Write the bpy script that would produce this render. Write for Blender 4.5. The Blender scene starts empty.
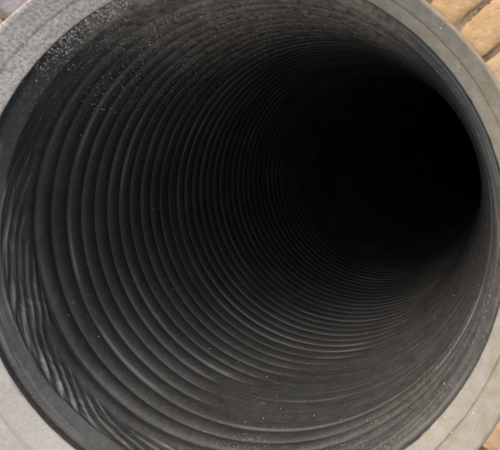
import bpy, math, random
import numpy as np
from mathutils import Vector

random.seed(7); rng = np.random.default_rng(7)
sc = bpy.context.scene
R = 0.45                       # inner radius of the pipe mouth, metres

# ---------------------------------------------------------------- camera
cam_d = bpy.data.cameras.new('camera'); cam = bpy.data.objects.new('camera', cam_d)
sc.collection.objects.link(cam); sc.camera = cam
cam.location = (0.746*R, 0.325*R, 1.68*R)     # looks straight down
cam_d.sensor_width = 36; cam_d.lens = 32.4
cam_d.shift_x = -0.38; cam_d.shift_y = -0.15
cam_d.clip_start = 0.01; cam_d.clip_end = 100
cam_d.dof.use_dof = True; cam_d.dof.focus_distance = 1.25; cam_d.dof.aperture_fstop = 4.5

# ---------------------------------------------------------------- sky, sun, exposure
SUN_EL, SUN_AZ = math.radians(43), math.radians(104)      # azimuth counted from +x towards +y
w = bpy.data.worlds.new('World'); sc.world = w; w.use_nodes = True
nt = w.node_tree; bg = nt.nodes['Background']
sky = nt.nodes.new('ShaderNodeTexSky'); sky.sky_type = 'NISHITA'; sky.sun_disc = False
sky.sun_elevation = SUN_EL; sky.sun_rotation = math.pi/2 - SUN_AZ
sky.air_density = 1.0; sky.dust_density = 4.0; sky.ozone_density = 1.0
hs = nt.nodes.new('ShaderNodeHueSaturation'); hs.inputs['Saturation'].default_value = 0.38   # thin overcast
nt.links.new(sky.outputs[0], hs.inputs['Color']); nt.links.new(hs.outputs[0], bg.inputs[0]); bg.inputs[1].default_value = 0.15
sd = bpy.data.lights.new('sun', 'SUN'); sd.energy = 0.5; sd.angle = math.radians(34); sd.color = (1.0, 0.90, 0.76)
so = bpy.data.objects.new('sun', sd); sc.collection.objects.link(so)
dv = Vector((math.cos(SUN_EL)*math.cos(SUN_AZ), math.cos(SUN_EL)*math.sin(SUN_AZ), math.sin(SUN_EL)))
so.rotation_euler = dv.to_track_quat('Z', 'Y').to_euler(); so.location = dv*5
vs = sc.view_settings; vs.view_transform = 'Standard'; vs.look = 'None'; vs.exposure = 1.15; vs.gamma = 1.0
vs.use_curve_mapping = False
sc.cycles.use_denoising = True; sc.cycles.max_bounces = 5; sc.cycles.diffuse_bounces = 4

# ---------------------------------------------------------------- helpers
TAU = 2*math.pi
def link(o, parent=None):
    sc.collection.objects.link(o); o.parent = parent; return o
def mesh_obj(name, V, F, mat, parent=None, smooth=True, attrs=None):
    me = bpy.data.meshes.new(name)
    me.from_pydata(np.asarray(V, float).tolist(), [], np.asarray(F).tolist() if not isinstance(F, list) else F)
    if attrs:
        for k, a in attrs.items():
            at = me.attributes.new(k, 'FLOAT', 'POINT'); at.data.foreach_set('value', np.ascontiguousarray(a, dtype=np.float32).ravel())
    me.materials.append(mat)
    if smooth: me.polygons.foreach_set('use_smooth', [True]*len(me.polygons))
    me.update()
    return link(bpy.data.objects.new(name, me), parent)
def grid_faces(nr, nc, wrap):
    i = np.arange(nr-1)[:, None]; j = np.arange(nc if wrap else nc-1)[None, :]
    j2 = (j+1) % nc
    return np.stack([i*nc+j, (i+1)*nc+j, (i+1)*nc+j2, i*nc+j2], -1).reshape(-1, 4)
def hash2(i, j, seed):
    h = (i.astype(np.int64)*374761393 + j.astype(np.int64)*668265263 + seed*974634777) & 0x7fffffff
    h = ((h ^ (h >> 13))*1274126177) & 0x7fffffff
    return ((h ^ (h >> 16)) & 0xffff)/65535.0
def vnoise(x, y, px, seed=0):
    """value noise, periodic in x with period px cells"""
    xi = np.floor(x); yi = np.floor(y); fx = x-xi; fy = y-yi
    fx = fx*fx*(3-2*fx); fy = fy*fy*(3-2*fy)
    a = hash2(np.mod(xi, px), yi, seed); b = hash2(np.mod(xi+1, px), yi, seed)
    c = hash2(np.mod(xi, px), yi+1, seed); d = hash2(np.mod(xi+1, px), yi+1, seed)
    return (a*(1-fx)+b*fx)*(1-fy) + (c*(1-fx)+d*fx)*fy
def tn(th, s, n, m, seed=0):            # noise on the pipe wall, n cells round, m cells per radius
    return vnoise(np.mod(th, TAU)/TAU*n, s*m, n, seed)
def sstep(a, b, x):
    t = np.clip((x-a)/(b-a), 0, 1); return t*t*(3-2*t)
def bump(th, c, wd):                    # 1 near angle c (degrees), 0 beyond wd
    d = np.abs((np.degrees(th)-c+180) % 360-180); return 1-sstep(wd*0.45, wd, d)

# pipe axis: straight down at the mouth, bending towards +x (a little +y)
RHO, BD = 18.0, math.radians(22)
def wall(th, s, r):
    """angle (0 = +x, 90 deg = +y), depth along the axis and radius, in units of R -> xyz in metres"""
    a = s/RHO; t = th-BD
    ax = RHO*(1-np.cos(a)); az = -RHO*np.sin(a)
    e = r*np.cos(t); f = r*np.sin(t)
    bx = ax+e*np.cos(a); bz = az+e*np.sin(a)
    x = bx*math.cos(BD)-f*math.sin(BD); y = bx*math.sin(BD)+f*math.cos(BD)
    return np.stack([x, y, bz], -1)*R

# ---------------------------------------------------------------- materials
def new_mat(name):
    m = bpy.data.materials.new(name); m.use_nodes = True
    n = m.node_tree.nodes; l = m.node_tree.links
    return m, n, l, n['Principled BSDF']
def nd(n, t, **k):
    x = n.new(t)
    for a, v in k.items(): setattr(x, a, v)
    return x
def noise(n, l, co, scale, detail=4, rough=0.6):
    x = n.new('ShaderNodeTexNoise'); x.inputs['Scale'].default_value = scale
    x.inputs['Detail'].default_value = detail; x.inputs['Roughness'].default_value = rough
    l.new(co, x.inputs['Vector']); return x
def ramp(n, l, src, a, b, ca=(0,0,0,1), cb=(1,1,1,1)):
    x = n.new('ShaderNodeValToRGB'); x.color_ramp.elements[0].position = a; x.color_ramp.elements[1].position = b
    x.color_ramp.elements[0].color = ca; x.color_ramp.elements[1].color = cb
    l.new(src, x.inputs[0]); return x
def mixc(n, l, fac, a, b, mode='MIX'):
    x = n.new('ShaderNodeMix'); x.data_type = 'RGBA'; x.blend_type = mode
    for sock, v in ((x.inputs[0], fac), (x.inputs[6], a), (x.inputs[7], b)):
        if hasattr(v, 'links'): l.new(v, sock)
        else: sock.default_value = v
    return x.outputs[2]
def mul(n, l, a, b):
    x = n.new('ShaderNodeMath'); x.operation = 'MULTIPLY'
    for i, v in enumerate((a, b)):
        if hasattr(v, 'links'): l.new(v, x.inputs[i])
        else: x.inputs[i].default_value = v
    return x.outputs[0]

def rubber_mat():
    m, n, l, p = new_mat('black_rubber')
    co = nd(n, 'ShaderNodeTexCoord').outputs['Object']
    dust = nd(n, 'ShaderNodeAttribute', attribute_name='dust').outputs['Fac']
    dirt_warm_light = nd(n, 'ShaderNodeAttribute', attribute_name='dirt_warm_light').outputs['Fac']
    haze_ = noise(n, l, co, 9, 5, 0.6)
    base = ramp(n, l, haze_.outputs[0], 0.3, 0.75, (0.021, 0.0214, 0.0215, 1), (0.036, 0.0366, 0.0368, 1)).outputs[0]
    # dry scuffs, painted highlights and ash grey dust; its fade paints depth shade
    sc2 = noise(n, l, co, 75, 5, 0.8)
    base = mixc(n, l, mul(n, l, ramp(n, l, sc2.outputs[0], 0.42, 0.78).outputs[0], nd(n, 'ShaderNodeAttribute', attribute_name='ash_depth_shade').outputs['Fac']), base, (0.115, 0.115, 0.113, 1))
    base = mixc(n, l, nd(n, 'ShaderNodeAttribute', attribute_name='scuff_highlight').outputs['Fac'], base, (0.21, 0.207, 0.20, 1))
    # thin brown grime, its tint also painting in warm light
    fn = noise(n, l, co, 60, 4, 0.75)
    fm = mul(n, l, dirt_warm_light, ramp(n, l, fn.outputs[0], 0.3, 0.72).outputs[0])
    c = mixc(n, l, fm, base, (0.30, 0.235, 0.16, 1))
    # small sand crumbs
    sp = noise(n, l, co, 260, 3, 0.65)
    sm = mul(n, l, dust, ramp(n, l, sp.outputs[0], 0.565, 0.63).outputs[0])
    c = mixc(n, l, sm, c, (0.36, 0.305, 0.24, 1))
    l.new(c, p.inputs['Base Color'])
    rr = noise(n, l, co, 30, 3)
    l.new(ramp(n, l, rr.outputs[0], 0.3, 0.7, (0.50,)*3+(1,), (0.70,)*3+(1,)).outputs[0], p.inputs['Roughness'])
    p.inputs['Specular IOR Level'].default_value = 0.22
    b1 = n.new('ShaderNodeBump'); b1.inputs['Strength'].default_value = 0.35; b1.inputs['Distance'].default_value = 0.003
    l.new(noise(n, l, co, 140, 4, 0.75).outputs[0], b1.inputs['Height'])
    b2 = n.new('ShaderNodeBump'); b2.inputs['Strength'].default_value = 0.7; b2.inputs['Distance'].default_value = 0.003
    l.new(sm, b2.inputs['Height']); l.new(b1.outputs[0], b2.inputs['Normal'])
    l.new(b2.outputs[0], p.inputs['Normal'])
    return m
def cement_mat():
    m, n, l, p = new_mat('sandy_cement')
    co = nd(n, 'ShaderNodeTexCoord').outputs['Object']
    grit = nd(n, 'ShaderNodeAttribute', attribute_name='dust').outputs['Fac']
    a = noise(n, l, co, 5, 6, 0.62)
    c = ramp(n, l, a.outputs[0], 0.3, 0.72, (0.215, 0.203, 0.188, 1), (0.27, 0.256, 0.236, 1)).outputs[0]
    s = noise(n, l, co, 45, 5, 0.7)
    c = mixc(n, l, ramp(n, l, s.outputs[0], 0.45, 0.75).outputs[0], c, (0.19, 0.18, 0.166, 1))
    po = ramp(n, l, noise(n, l, co, 330, 2, 0.5).outputs[0], 0.66, 0.72).outputs[0]
    c = mixc(n, l, mul(n, l, po, 0.55), c, (0.09, 0.08, 0.07, 1))
    g = noise(n, l, co, 210, 3, 0.7)
    gm = mul(n, l, grit, ramp(n, l, g.outputs[0], 0.34, 0.66).outputs[0])
    c = mixc(n, l, gm, c, (0.54, 0.475, 0.40, 1))
    fi = nd(n, 'ShaderNodeAttribute', attribute_name='dirt_warm_light').outputs['Fac']
    c = mixc(n, l, mul(n, l, fi, ramp(n, l, s.outputs[0], 0.2, 0.6).outputs[0]), c, (0.205, 0.168, 0.112, 1))  # tan tint paints warm bounce light into the collar colour
    l.new(c, p.inputs['Base Color']); p.inputs['Roughness'].default_value = 0.85
    p.inputs['Specular IOR Level'].default_value = 0.25
    b = n.new('ShaderNodeBump'); b.inputs['Strength'].default_value = 0.5; b.inputs['Distance'].default_value = 0.003
    l.new(noise(n, l, co, 120, 7, 0.75).outputs[0], b.inputs['Height'])
    b2 = n.new('ShaderNodeBump'); b2.inputs['Strength'].default_value = 0.25; b2.inputs['Distance'].default_value = 0.003
    l.new(gm, b2.inputs['Height']); l.new(b.outputs[0], b2.inputs['Normal']); l.new(b2.outputs[0], p.inputs['Normal'])
    return m
def brick_mat(name, ca, cb, cc):
    m, n, l, p = new_mat(name)
    tc = nd(n, 'ShaderNodeTexCoord').outputs['Object']
    oi = nd(n, 'ShaderNodeObjectInfo')
    ad = n.new('ShaderNodeVectorMath'); ad.operation = 'ADD'; l.new(tc, ad.inputs[0])
    sc_ = n.new('ShaderNodeVectorMath'); sc_.operation = 'SCALE'; l.new(oi.outputs['Random'], sc_.inputs['Scale']); sc_.inputs[0].default_value = (31, 17, 9)
    l.new(sc_.outputs[0], ad.inputs[1]); co = ad.outputs[0]
    c = ramp(n, l, noise(n, l, co, 22, 6, 0.65).outputs[0], 0.3, 0.72, ca, cb).outputs[0]
    c = mixc(n, l, ramp(n, l, noise(n, l, co, 70, 4, 0.7).outputs[0], 0.52, 0.74).outputs[0], c, cc)
    pit = ramp(n, l, noise(n, l, co, 110, 4, 0.7).outputs[0], 0.60, 0.70).outputs[0]
    c = mixc(n, l, mul(n, l, pit, 0.6), c, (0.16, 0.10, 0.065, 1))
    l.new(c, p.inputs['Base Color']); p.inputs['Roughness'].default_value = 0.9; p.inputs['Specular IOR Level'].default_value = 0.2
    b = n.new('ShaderNodeBump'); b.inputs['Strength'].default_value = 1.0; b.inputs['Distance'].default_value = 0.009
    l.new(noise(n, l, co, 60, 8, 0.7).outputs[0], b.inputs['Height']); l.new(b.outputs[0], p.inputs['Normal'])
    return m
def sand_mat(name, ca, cb, sc1=40, bumpy=True):
    m, n, l, p = new_mat(name)
    co = nd(n, 'ShaderNodeTexCoord').outputs['Object']
    c = ramp(n, l, noise(n, l, co, sc1, 7, 0.75).outputs[0], 0.3, 0.7, ca, cb).outputs[0]
    l.new(c, p.inputs['Base Color']); p.inputs['Roughness'].default_value = 0.95; p.inputs['Specular IOR Level'].default_value = 0.15
    if not bumpy: return m
    b = n.new('ShaderNodeBump'); b.inputs['Strength'].default_value = 1.0; b.inputs['Distance'].default_value = 0.006
    l.new(noise(n, l, co, 160, 6, 0.8).outputs[0], b.inputs['Height']); l.new(b.outputs[0], p.inputs['Normal'])
    return m
RUB = rubber_mat(); CEM = cement_mat()
BRK = [brick_mat('tan_brick', (0.40, 0.245, 0.120, 1), (0.54, 0.35, 0.185, 1), (0.58, 0.41, 0.225, 1)),
       brick_mat('buff_brick', (0.38, 0.24, 0.135, 1), (0.52, 0.355, 0.205, 1), (0.44, 0.28, 0.165, 1))]
GBRK = brick_mat('grey_brick', (0.24, 0.21, 0.205, 1), (0.33, 0.295, 0.285, 1), (0.38, 0.34, 0.32, 1))
BED = sand_mat('joint_sand', (0.13, 0.088, 0.055, 1), (0.42, 0.31, 0.20, 1))
GRAIN = sand_mat('sand_grain', (0.36, 0.32, 0.26, 1), (0.68, 0.62, 0.53, 1), 90, False)

# ---------------------------------------------------------------- ground: sand bed with the bricks laid round the mouth
ZB = 0.078*R                                     # top of the bricks
def annulus(name, r0, r1, z, mat, nr=3, nc=192, rough=0.0):
    th = np.arange(nc)*TAU/nc; rr = np.geomspace(r0, r1, nr)
    T, Q = np.meshgrid(th, rr)
    z_ = z+rough*(tn(T, Q, 90, 30, 5)-0.5)
    return mesh_obj(name, np.stack([Q*np.cos(T)-0.010*R, Q*np.sin(T)-0.034*R, z_], -1).reshape(-1, 3), grid_faces(nr, nc, True), mat)
bed = annulus('brick_paving', 1.125*R, 9.0, ZB-0.0055, BED, 40, 288, 0.006)
bed['kind'] = 'structure'; bed['label'] = 'warm tan brick paving with sandy joints laid around the pipe mouth'
def brick_mesh(k, w0, w1, ln, h):
    """one paver: length along +x, slightly wedge shaped, worn uneven edges"""
    r = random.Random(100+k)
    us = [0, 0.018, 0.08, 0.16, 0.25, 0.36, 0.5, 0.7, 0.982, 1]; vs_ = [0, 0.05, 0.35, 0.65, 0.95, 1]
    nx, ny = len(us)-1, len(vs_)-1
    V = []; F = []
    for i in range(nx+1):
        for j in range(ny+1):
            u, v = us[i], vs_[j]
            wd = w0+(w1-w0)*u
            x = u*ln; y = (v-0.5)*wd; z = r.uniform(-0.0008, 0.0008)
            ex = i in (0, nx); ey = j in (0, ny)
            if i in (0, 1, nx-1, nx): x += r.uniform(-0.0018, 0.0018)
            if j in (0, 1, ny-1, ny): y += r.uniform(-0.0028, 0.0028)
            if ex or ey: z -= r.uniform(0.0020, 0.0075)
            V.append((x, y, z))
    for i in range(nx):
        for j in range(ny):
            a = i*(ny+1)+j; F.append((a, a+ny+1, a+ny+2, a+1))
    ring = [i*(ny+1) for i in range(nx+1)] + [nx*(ny+1)+j for j in range(1, ny+1)] + \
           [i*(ny+1)+ny for i in range(nx-1, -1, -1)] + [j for j in range(ny-1, 0, -1)]
    n0 = len(V)
    for a in ring: V.append((V[a][0], V[a][1], -h))
    for q in range(len(ring)):
        q2 = (q+1) % len(ring); F.append((ring[q2], ring[q], n0+q, n0+q2))
    me = bpy.data.meshes.new('brick'); me.from_pydata(V, [], F)
    me.polygons.foreach_set('use_smooth', [True]*len(me.polygons)); me.materials.append(BRK[0]); me.update()
    return me
NB = 48
r_in = 1.119*R; LN = 0.21; J = 0.011
wA = r_in*TAU/NB-J; wB = (r_in+LN)*TAU/NB-J*1.3
var = [brick_mesh(k, wA, wB, LN, 0.05) for k in range(8)]
r2 = r_in+LN+0.012; NB2 = 66
var2 = [brick_mesh(20+k, r2*TAU/NB2-J, (r2+LN)*TAU/NB2-J*1.3, LN, 0.05) for k in range(6)]
for course, (n, rin, vv, off) in enumerate(((NB, r_in, var, 44.1+3.75), (NB2, r2, var2, 0.0))):
    for k in range(n):
        a = math.radians(off+360.0*k/n)+random.uniform(-0.004, 0.004)
        o = bpy.data.objects.new('brick', random.choice(vv)); link(o, bed)
        rr = rin+random.uniform(-0.003, 0.003)
        o.location = (rr*math.cos(a)-0.010*R, rr*math.sin(a)-0.034*R, ZB+random.uniform(-0.003, 0.003))
        o.rotation_euler = (random.uniform(-0.015, 0.015), random.uniform(-0.015, 0.015), a+random.uniform(-0.012, 0.012))
        deg = math.degrees(a) % 360
        o.material_slots[0].link = 'OBJECT'
        o.material_slots[0].material = GBRK if 112 < deg < 255 else random.choice(BRK)

# ---------------------------------------------------------------- pale collar round the mouth
def revolve(prof, nc, sub=1):
    P = []
    for i in range(len(prof)-1):
        for t in range(sub): P.append((prof[i][0]+(prof[i+1][0]-prof[i][0])*t/sub, prof[i][1]+(prof[i+1][1]-prof[i][1])*t/sub))
    P.append(prof[-1]); P = np.array(P)
    th = np.arange(nc)*TAU/nc
    T, r = np.meshgrid(th, P[:, 0]); _, z = np.meshgrid(th, P[:, 1])
    return T, r, z
prof = [(1.012, -0.060), (1.006, -0.012), (1.0, -0.007), (1.0005, -0.002), (1.004, 0.003), (1.022, 0.017), (1.048, 0.036), (1.0505, 0.038),
        (1.0530, 0.0350), (1.0565, 0.0352), (1.0590, 0.0430), (1.072, 0.053), (1.092, 0.069), (1.110, 0.084), (1.116, 0.089), (1.122, 0.092), (1.131, 0.091), (1.137, 0.082), (1.139, 0.0)]
T, r, z = revolve(prof, 512, 3)
face = sstep(-0.003, 0.004, z)
n1 = tn(T, r, 60, 30, 1)-0.5; n2 = tn(T, r, 240, 90, 2)-0.5
r = r + face*(0.0016*n1+0.0008*n2); z = z + face*(0.004*n1+0.002*n2+0.004*(tn(T, r, 9, 5, 3)-0.5))
r = r + (1-sstep(1.0, 1.008, r))*sstep(-0.02, -0.006, z)*0.0045*np.clip(tn(T, z*0, 420, 1, 7)*tn(T, z*0, 60, 1, 8)*2-0.55, 0, 1)
# scratches and shallow rings worn round the face
z = z + face*0.0016*(tn(T, r, 14, 160, 9)-0.5)
gr = np.clip(0.95*bump(T, 135, 55)*1.0 + 0.16, 0, 1)
gr = gr*np.clip(0.5+1.1*tn(T, r, 40, 25, 4), 0, 1)
EX, EY = -0.010, -0.034          # the hand-set collar sits a little off centre
e = np.clip((r-1.0)/0.13, 0, 1.1)
cl = mesh_obj('pipe_collar', np.stack([r*np.cos(T)+EX*e, r*np.sin(T)+EY*e, z], -1).reshape(-1, 3)*R, grid_faces(*T.shape, True), CEM, attrs={'dust': gr, 'dirt_warm_light': np.clip(1.0*bump(T, 20, 115)*(0.6+0.6*tn(T, r, 20, 12, 6)), 0, 1)})  # tan mask on the right side stands for bounce light
cl['label'] = 'pale grey sandy collar ring with one shallow groove around the black pipe mouth'; cl['category'] = 'collar'

# ---------------------------------------------------------------- the ribbed pipe
pipe = bpy.data.objects.new('ribbed_pipe', None); link(pipe)
pipe['label'] = 'black ribbed rubber pipe seen into its dark bending inside'; pipe['category'] = 'pipe'

def dirt_and_warmth(T, S):
    """where sand and brown grime cling, with warm light painted into the tint: the upper side of the mouth (+y), thinning with depth"""
    cl_ = np.clip(tn(T, S, 44, 9, 31)*1.5-0.25, 0, 1)
    d = bump(T, 112, 50)*(1-sstep(0.75, 1.5, S))*cl_
    d = np.maximum(d, 0.65*bump(T, 75, 45)*(1-sstep(0.2, 0.9, S))*cl_)
    d = np.maximum(d, 0.45*bump(T, 300, 75)*(1-sstep(0.15, 0.6, S))*cl_)
    d = np.maximum(d, bump(T, 335, 40)*np.exp(-((S-0.10)/0.07)**2)*np.clip(tn(T, S, 26, 60, 38)*2.4-1.0, 0, 1))
    d = np.maximum(d, 0.10*tn(T, S, 20, 5, 33)*(1-sstep(0.5, 2, S)))
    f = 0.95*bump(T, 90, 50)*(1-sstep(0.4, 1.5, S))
    f = np.maximum(f, 0.15*bump(T, 335, 62)*(1-sstep(1.5, 4.0, S)))  # warm sunlight painted on the right-hand wall
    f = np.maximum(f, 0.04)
    return d, f

def ash_depth_shade(T, S):
    return np.clip(0.24*(0.5+0.8*tn(T, S, 40, 10, 37))*(1-sstep(0.1, 2.6, S)), 0, 1)  # ash dust, faded with depth to paint the pipe's deep shade

S_RIB0, PITCH, RIB_H, R_LIN = 0.190, 0.0775, 0.0142, 0.986
# cuff: mouth band, ledge, smooth band, crest and wrap folds
s_rows = np.unique(np.concatenate([np.linspace(-0.004, 0.016, 6), np.linspace(0.016, 0.036, 12), np.linspace(0.036, 0.056, 8),
                                   np.linspace(0.056, 0.25, 100)]))
nc = 1400
T, S = np.meshgrid(np.arange(nc)*TAU/nc, s_rows)
wob = 0.010*(tn(T, S*0, 7, 1, 11)-0.5)+0.004*(tn(T, S*0, 23, 1, 12)-0.5)
Sw = S+wob*0.8*sstep(0.010, 0.03, S)
rr = np.interp(Sw, [-0.01, 0.0, 0.006, 0.018, 0.023, 0.027, 0.031, 0.043, 0.054, 0.061, 0.066, 0.071, 0.078, 0.105, 0.165, 0.26],
                   [0.9995, 0.9985, 0.9990, 1.0020, 1.0020, 0.9905, 0.9890, 0.9800, 0.9710, 0.9655, 0.9650, 0.9680, 0.9735, 0.976, 0.981, 0.986])
fold_m = sstep(0.062, 0.085, S)*(1-sstep(0.175, 0.245, S))
fstr = np.clip(bump(T, 222, 70)+0.22, 0, 1)*(0.15+1.6*tn(T, S, 38, 12, 14))
warp = 1.7*(tn(T, S, 17, 3, 15)-0.5)+0.28*(tn(T, S, 41, 10, 16)-0.5)
U = (S/0.036 + T/TAU*40 + warp*1.3) % 1.0
saw = np.where(U < 0.18, sstep(0, 0.18, U), (1-(U-0.18)/0.82)**1.5)
U2 = (S/0.0165 + T/TAU*58 + warp*2.1+0.3) % 1.0
saw2 = (1-np.abs(U2-0.5)*2)**2
U3 = (S/0.0085 + T/TAU*90 + warp*3.3+0.7) % 1.0
saw3 = (1-np.abs(U3-0.5)*2)**1.5
rr = rr - fold_m*fstr*(0.0100*saw + 0.0080*saw2*tn(T, S, 40, 10, 44) + 0.0022*saw3)
streak = (tn(T, S, 18, 120, 17)-0.5)+0.6*(tn(T, S, 50, 220, 18)-0.5)
rr = rr - 0.0022*streak*sstep(0.0, 0.02, S)*(0.4+0.9*bump(T, 320, 90))
rr = rr + 0.0018*(tn(T, S, 160, 30, 19)-0.5)
d, f = dirt_and_warmth(T, S)
ledge = np.exp(-((Sw-0.025)/0.010)**2)+np.exp(-((Sw-0.012)/0.02)**2)*0.8
d = np.clip(d + 1.0*ledge*bump(T, 121, 24)*np.clip(tn(T, S, 90, 12, 35)*1.6-0.3, 0, 1), 0, 1)
sf = 0.45*np.exp(-((Sw-0.0645)/0.0035)**2)*np.clip(tn(T, S*0, 40, 1, 62)*2-0.5, 0, 1)+0.35*np.exp(-((Sw-0.0275)/0.003)**2)*np.clip(tn(T, S*0, 30, 1, 63)*2-0.5, 0, 1)  # crest and ledge highlights painted as thin pale lines
sf = np.clip(sf+0.45*np.clip(tn(T, S, 22, 330, 64)*3.2-2.3, 0, 1)*sstep(0.026, 0.035, S)+0.18*fold_m*fstr*saw, 0, 1)
mesh_obj('cuff', wall(T, S, rr).reshape(-1, 3), grid_faces(*T.shape, True), RUB, pipe, attrs={'dust': d, 'dirt_warm_light': f, 'scuff_highlight': sf, 'ash_depth_shade': ash_depth_shade(T, S)})

# lining: the plain wall between the ribs, going down round the bend
S_END = 13.0
s_rows = np.concatenate([np.linspace(0.185, 2.0, 420), np.linspace(2.0, S_END, 180)[1:]])
nc = 420
T, S = np.meshgrid(np.arange(nc)*TAU/nc, s_rows)
def sag(T, S):
    return 0.004*(tn(T, S, 6, 1.2, 21)-0.5)+0.0016*(tn(T, S, 40, 8, 22)-0.5)
def smooth_zone(T, S):
    """1 where the wall is worn smooth: the side at the bottom right of the mouth"""
    deg = np.degrees(T) % 360
    lo = np.interp(S, [0.38, 0.70, 0.78, 0.94, 1.10, 1.28, 1.7, 2.4, 3.4, 4.5], [236, 240, 246, 256, 274, 286, 300, 316, 336, 352])
    lo = lo+10*(tn(T, S, 12, 14, 23)-0.5)
    hi = np.interp(S, [0.38, 1.0, 2.5, 4.5], [402, 398, 384, 366])
    dd = np.where(deg < 120, deg+360, deg)
    m = sstep(0, 16, dd-lo)*(1-sstep(-25, 0, dd-hi))
    return m*sstep(0.36, 0.47, S)
def lining_r(T, S):
    sz = smooth_zone(T, S)
    st = (tn(T, S, 16, 34, 25)-0.5)+0.5*(tn(T, S, 40, 80, 26)-0.5)
    return R_LIN - sag(T, S) - sz*(0.006+0.004*st)
d, f = dirt_and_warmth(T, S)
sf = 0.30*np.clip(tn(T, S, 14, 120, 65)*3.2-2.2, 0, 1)*(1-sstep(1.0, 2.0, S))
lin = mesh_obj('lining', wall(T, S, lining_r(T, S)).reshape(-1, 3), grid_faces(*T.shape, True), RUB, pipe, attrs={'dust': d, 'dirt_warm_light': f, 'scuff_highlight': sf, 'ash_depth_shade': ash_depth_shade(T, S)})

# helical ribs: one turn each, every turn its own mesh
TH0 = math.radians(318)
NRIB = 106; nth = 320
uu = np.array([-0.03, 0.0, 0.04, 0.08, 0.13, 0.18, 0.24, 0.31, 0.39, 0.48, 0.58, 0.68, 0.78, 0.88, 0.97, 1.03])
def prof_u(u):
    u = np.clip(u, 0, 1)
    return np.sin(np.pi*u**0.72)**0.9
for k in range(NRIB):
    n_k = nth if k < 45 else 200
    t = np.linspace(0, 1, n_k+1)
    T, U = np.meshgrid(TH0+t*TAU, uu)
    tt = np.meshgrid(t, uu)[0]
    turn = k-1+tt
    hk = 0.72+0.5*hash2(np.array([k]), np.array([3]), 77)[0] - 0.25*math.exp(-((k-11)/2.5)**2)
    irr = 0.0070*(tn(T, turn*0+k, 9, 1, 41)*0+np.sin(T*2+k*0.7)*0.5+np.sin(T*3+k*1.9)*0.4)*0.6
    S = S_RIB0 + PITCH*(turn+U-0.15) + irr*np.sin(np.pi*tt)
    S = np.maximum(S, 0.16)
    amp = RIB_H*(1-0.93*smooth_zone(T, np.maximum(S, 0.2)))*sstep(0.14, 0.205, S)
    amp = amp*(0.78+0.44*tn(T, S, 22, 4, 42))*(1+(hk-1)*np.sin(np.pi*tt)**0.5)*(1-0.28*sstep(0.5, 1.3, S))
    h = amp*prof_u(U)
    edge = (U < 0) | (U > 1)
    rr = lining_r(T, S) - h + 0.0007 + np.where(edge, 0.003, 0) - 0.0012*(tn(T, S, 170, 40, 43)-0.5)
    d, f = dirt_and_warmth(T, S)
    d = np.clip(d*(0.35+1.1*prof_u(U)), 0, 1)
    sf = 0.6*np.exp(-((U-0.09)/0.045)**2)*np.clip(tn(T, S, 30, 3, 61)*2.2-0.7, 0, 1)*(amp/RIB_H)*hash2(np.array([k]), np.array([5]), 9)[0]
    mesh_obj('rib', wall(T, S, rr).reshape(-1, 3), grid_faces(T.shape[0], T.shape[1], False), RUB, lin, attrs={'dust': d, 'dirt_warm_light': f, 'scuff_highlight': sf, 'ash_depth_shade': ash_depth_shade(T, S)})
# disc added at the unseen far end, keeping out sky light from below
th = np.arange(64)*TAU/64
cap = np.concatenate([wall(th, np.full(64, S_END-0.01), np.full(64, 1.0)), wall(np.zeros(1), np.array([S_END+0.1]), np.zeros(1))])
mesh_obj('sky_light_stop', cap, [(i, (i+1) % 64, 64) for i in range(64)], RUB, pipe, attrs={'dust': np.zeros(65), 'dirt_warm_light': np.zeros(65)})

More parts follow.
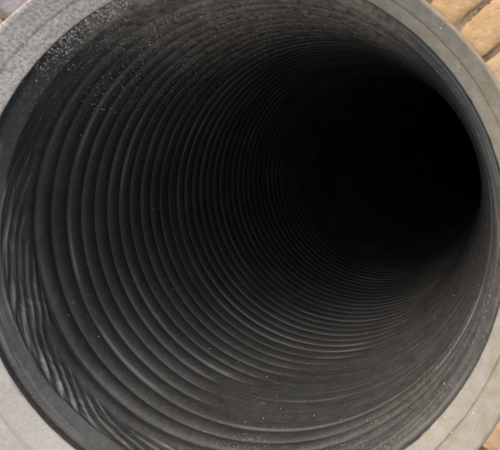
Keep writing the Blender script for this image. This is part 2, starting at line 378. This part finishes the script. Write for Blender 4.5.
# ---------------------------------------------------------------- loose sand grains
def grains(name, pts, nrm, sizes, label, mat=None):
    base = np.array([(1,0,0),(-1,0,0),(0,1,0),(0,-1,0),(0,0,1),(0,0,-1)], float)
    fc = np.array([(0,2,4),(2,1,4),(1,3,4),(3,0,4),(2,0,5),(1,2,5),(3,1,5),(0,3,5)])
    V = []; F = []
    for i, (p, n, s) in enumerate(zip(pts, nrm, sizes)):
        q, _ = np.linalg.qr(rng.normal(size=(3, 3)))
        V.append((base*rng.uniform(0.6, 1.25, (6, 3)))@q*s + p + n*s*0.45); F.append(fc+6*i)
    o = mesh_obj(name, np.concatenate(V), np.concatenate(F), mat or GRAIN, smooth=False)
    o['kind'] = 'stuff'; o['label'] = label; o['category'] = 'sand'
P = []; N = []; Z = []
def put_wall(deg, s, size):
    t = np.array([math.radians(deg)]); s = np.array([s])
    r = np.interp(s, [0.0, 0.021, 0.031, 0.066, 0.078, 0.20], [0.9985, 1.001, 0.989, 0.965, 0.9735, 0.984]) if s[0] < 0.20 else None
    if r is None:
        x = t-TH0; turn = (x/TAU) % 1.0
        u = ((s-S_RIB0)/PITCH+0.15-(turn-1)) % 1.0
        r = lining_r(t, s)-RIB_H*(1-0.93*smooth_zone(t, s))*prof_u(u)
    p = wall(t, s, r)[0]; c = wall(t, s, r*0)[0]; n = (c-p)/np.linalg.norm(c-p)
    P.append(p); N.append(n); Z.append(size)
for _ in range(9000):
    deg = random.gauss(110, 16); s = abs(random.gauss(0.0, 0.55))
    keep = float(tn(np.array([math.radians(deg)]), np.array([s]), 60, 12, 51)[0])
    if random.random() > (keep-0.35)*2.2 or deg < 70: continue
    put_wall(deg, s, random.uniform(0.0003, 0.0008)*random.choice((1, 1, 1, 1, 1.4, 2.2)))
for _ in range(800):
    put_wall(random.gauss(121, 9), random.choice((random.gauss(0.025, 0.004), random.uniform(0, 0.05), random.uniform(0, 0.035))), random.uniform(0.0005, 0.0013)*random.choice((1, 1, 1.6)))
for _ in range(70):
    put_wall(random.uniform(180, 350), random.uniform(0.05, 1.5), random.uniform(0.0006, 0.0014))
grains('wall_sand', P, N, Z, 'scattered sand grains stuck to the upper side of the black pipe wall')
P = []; N = []; Z = []
for _ in range(700):
    deg = random.gauss(132, 20) if random.random() < 0.75 else random.uniform(0, 360)
    r = random.uniform(1.008, 1.130); zz = np.interp(r, [1.004, 1.048, 1.059, 1.110, 1.122, 1.131], [0.003, 0.036, 0.043, 0.084, 0.092, 0.091])
    a = math.radians(deg)
    e = (r-1.0)/0.13; P.append(np.array((r*math.cos(a)+EX*e, r*math.sin(a)+EY*e, zz))*R); N.append(np.array((0, 0, 1.0))); Z.append(random.uniform(0.0004, 0.0011)*random.choice((1, 1, 1.6)))
grains('collar_sand', P, N, Z, 'loose pale sand grains lying on the grey collar')
P = []; N = []; Z = []
for _ in range(2600):
    k = random.randrange(NB); a = math.radians(44.1+7.5*k)+random.gauss(0, 0.009); r = r_in+random.uniform(-0.01, LN)
    if r < r_in+0.012: continue
    P.append(np.array((r*math.cos(a)-0.010*R, r*math.sin(a)-0.034*R, ZB-0.0045))); N.append(np.array((0, 0, 1.0))); Z.append(random.uniform(0.0008, 0.0030)*random.choice((1, 1, 1, 1.5)))
grains('joint_crumbs', P, N, Z, 'crumbs of sand and mortar lying in the joints between the bricks', BED)
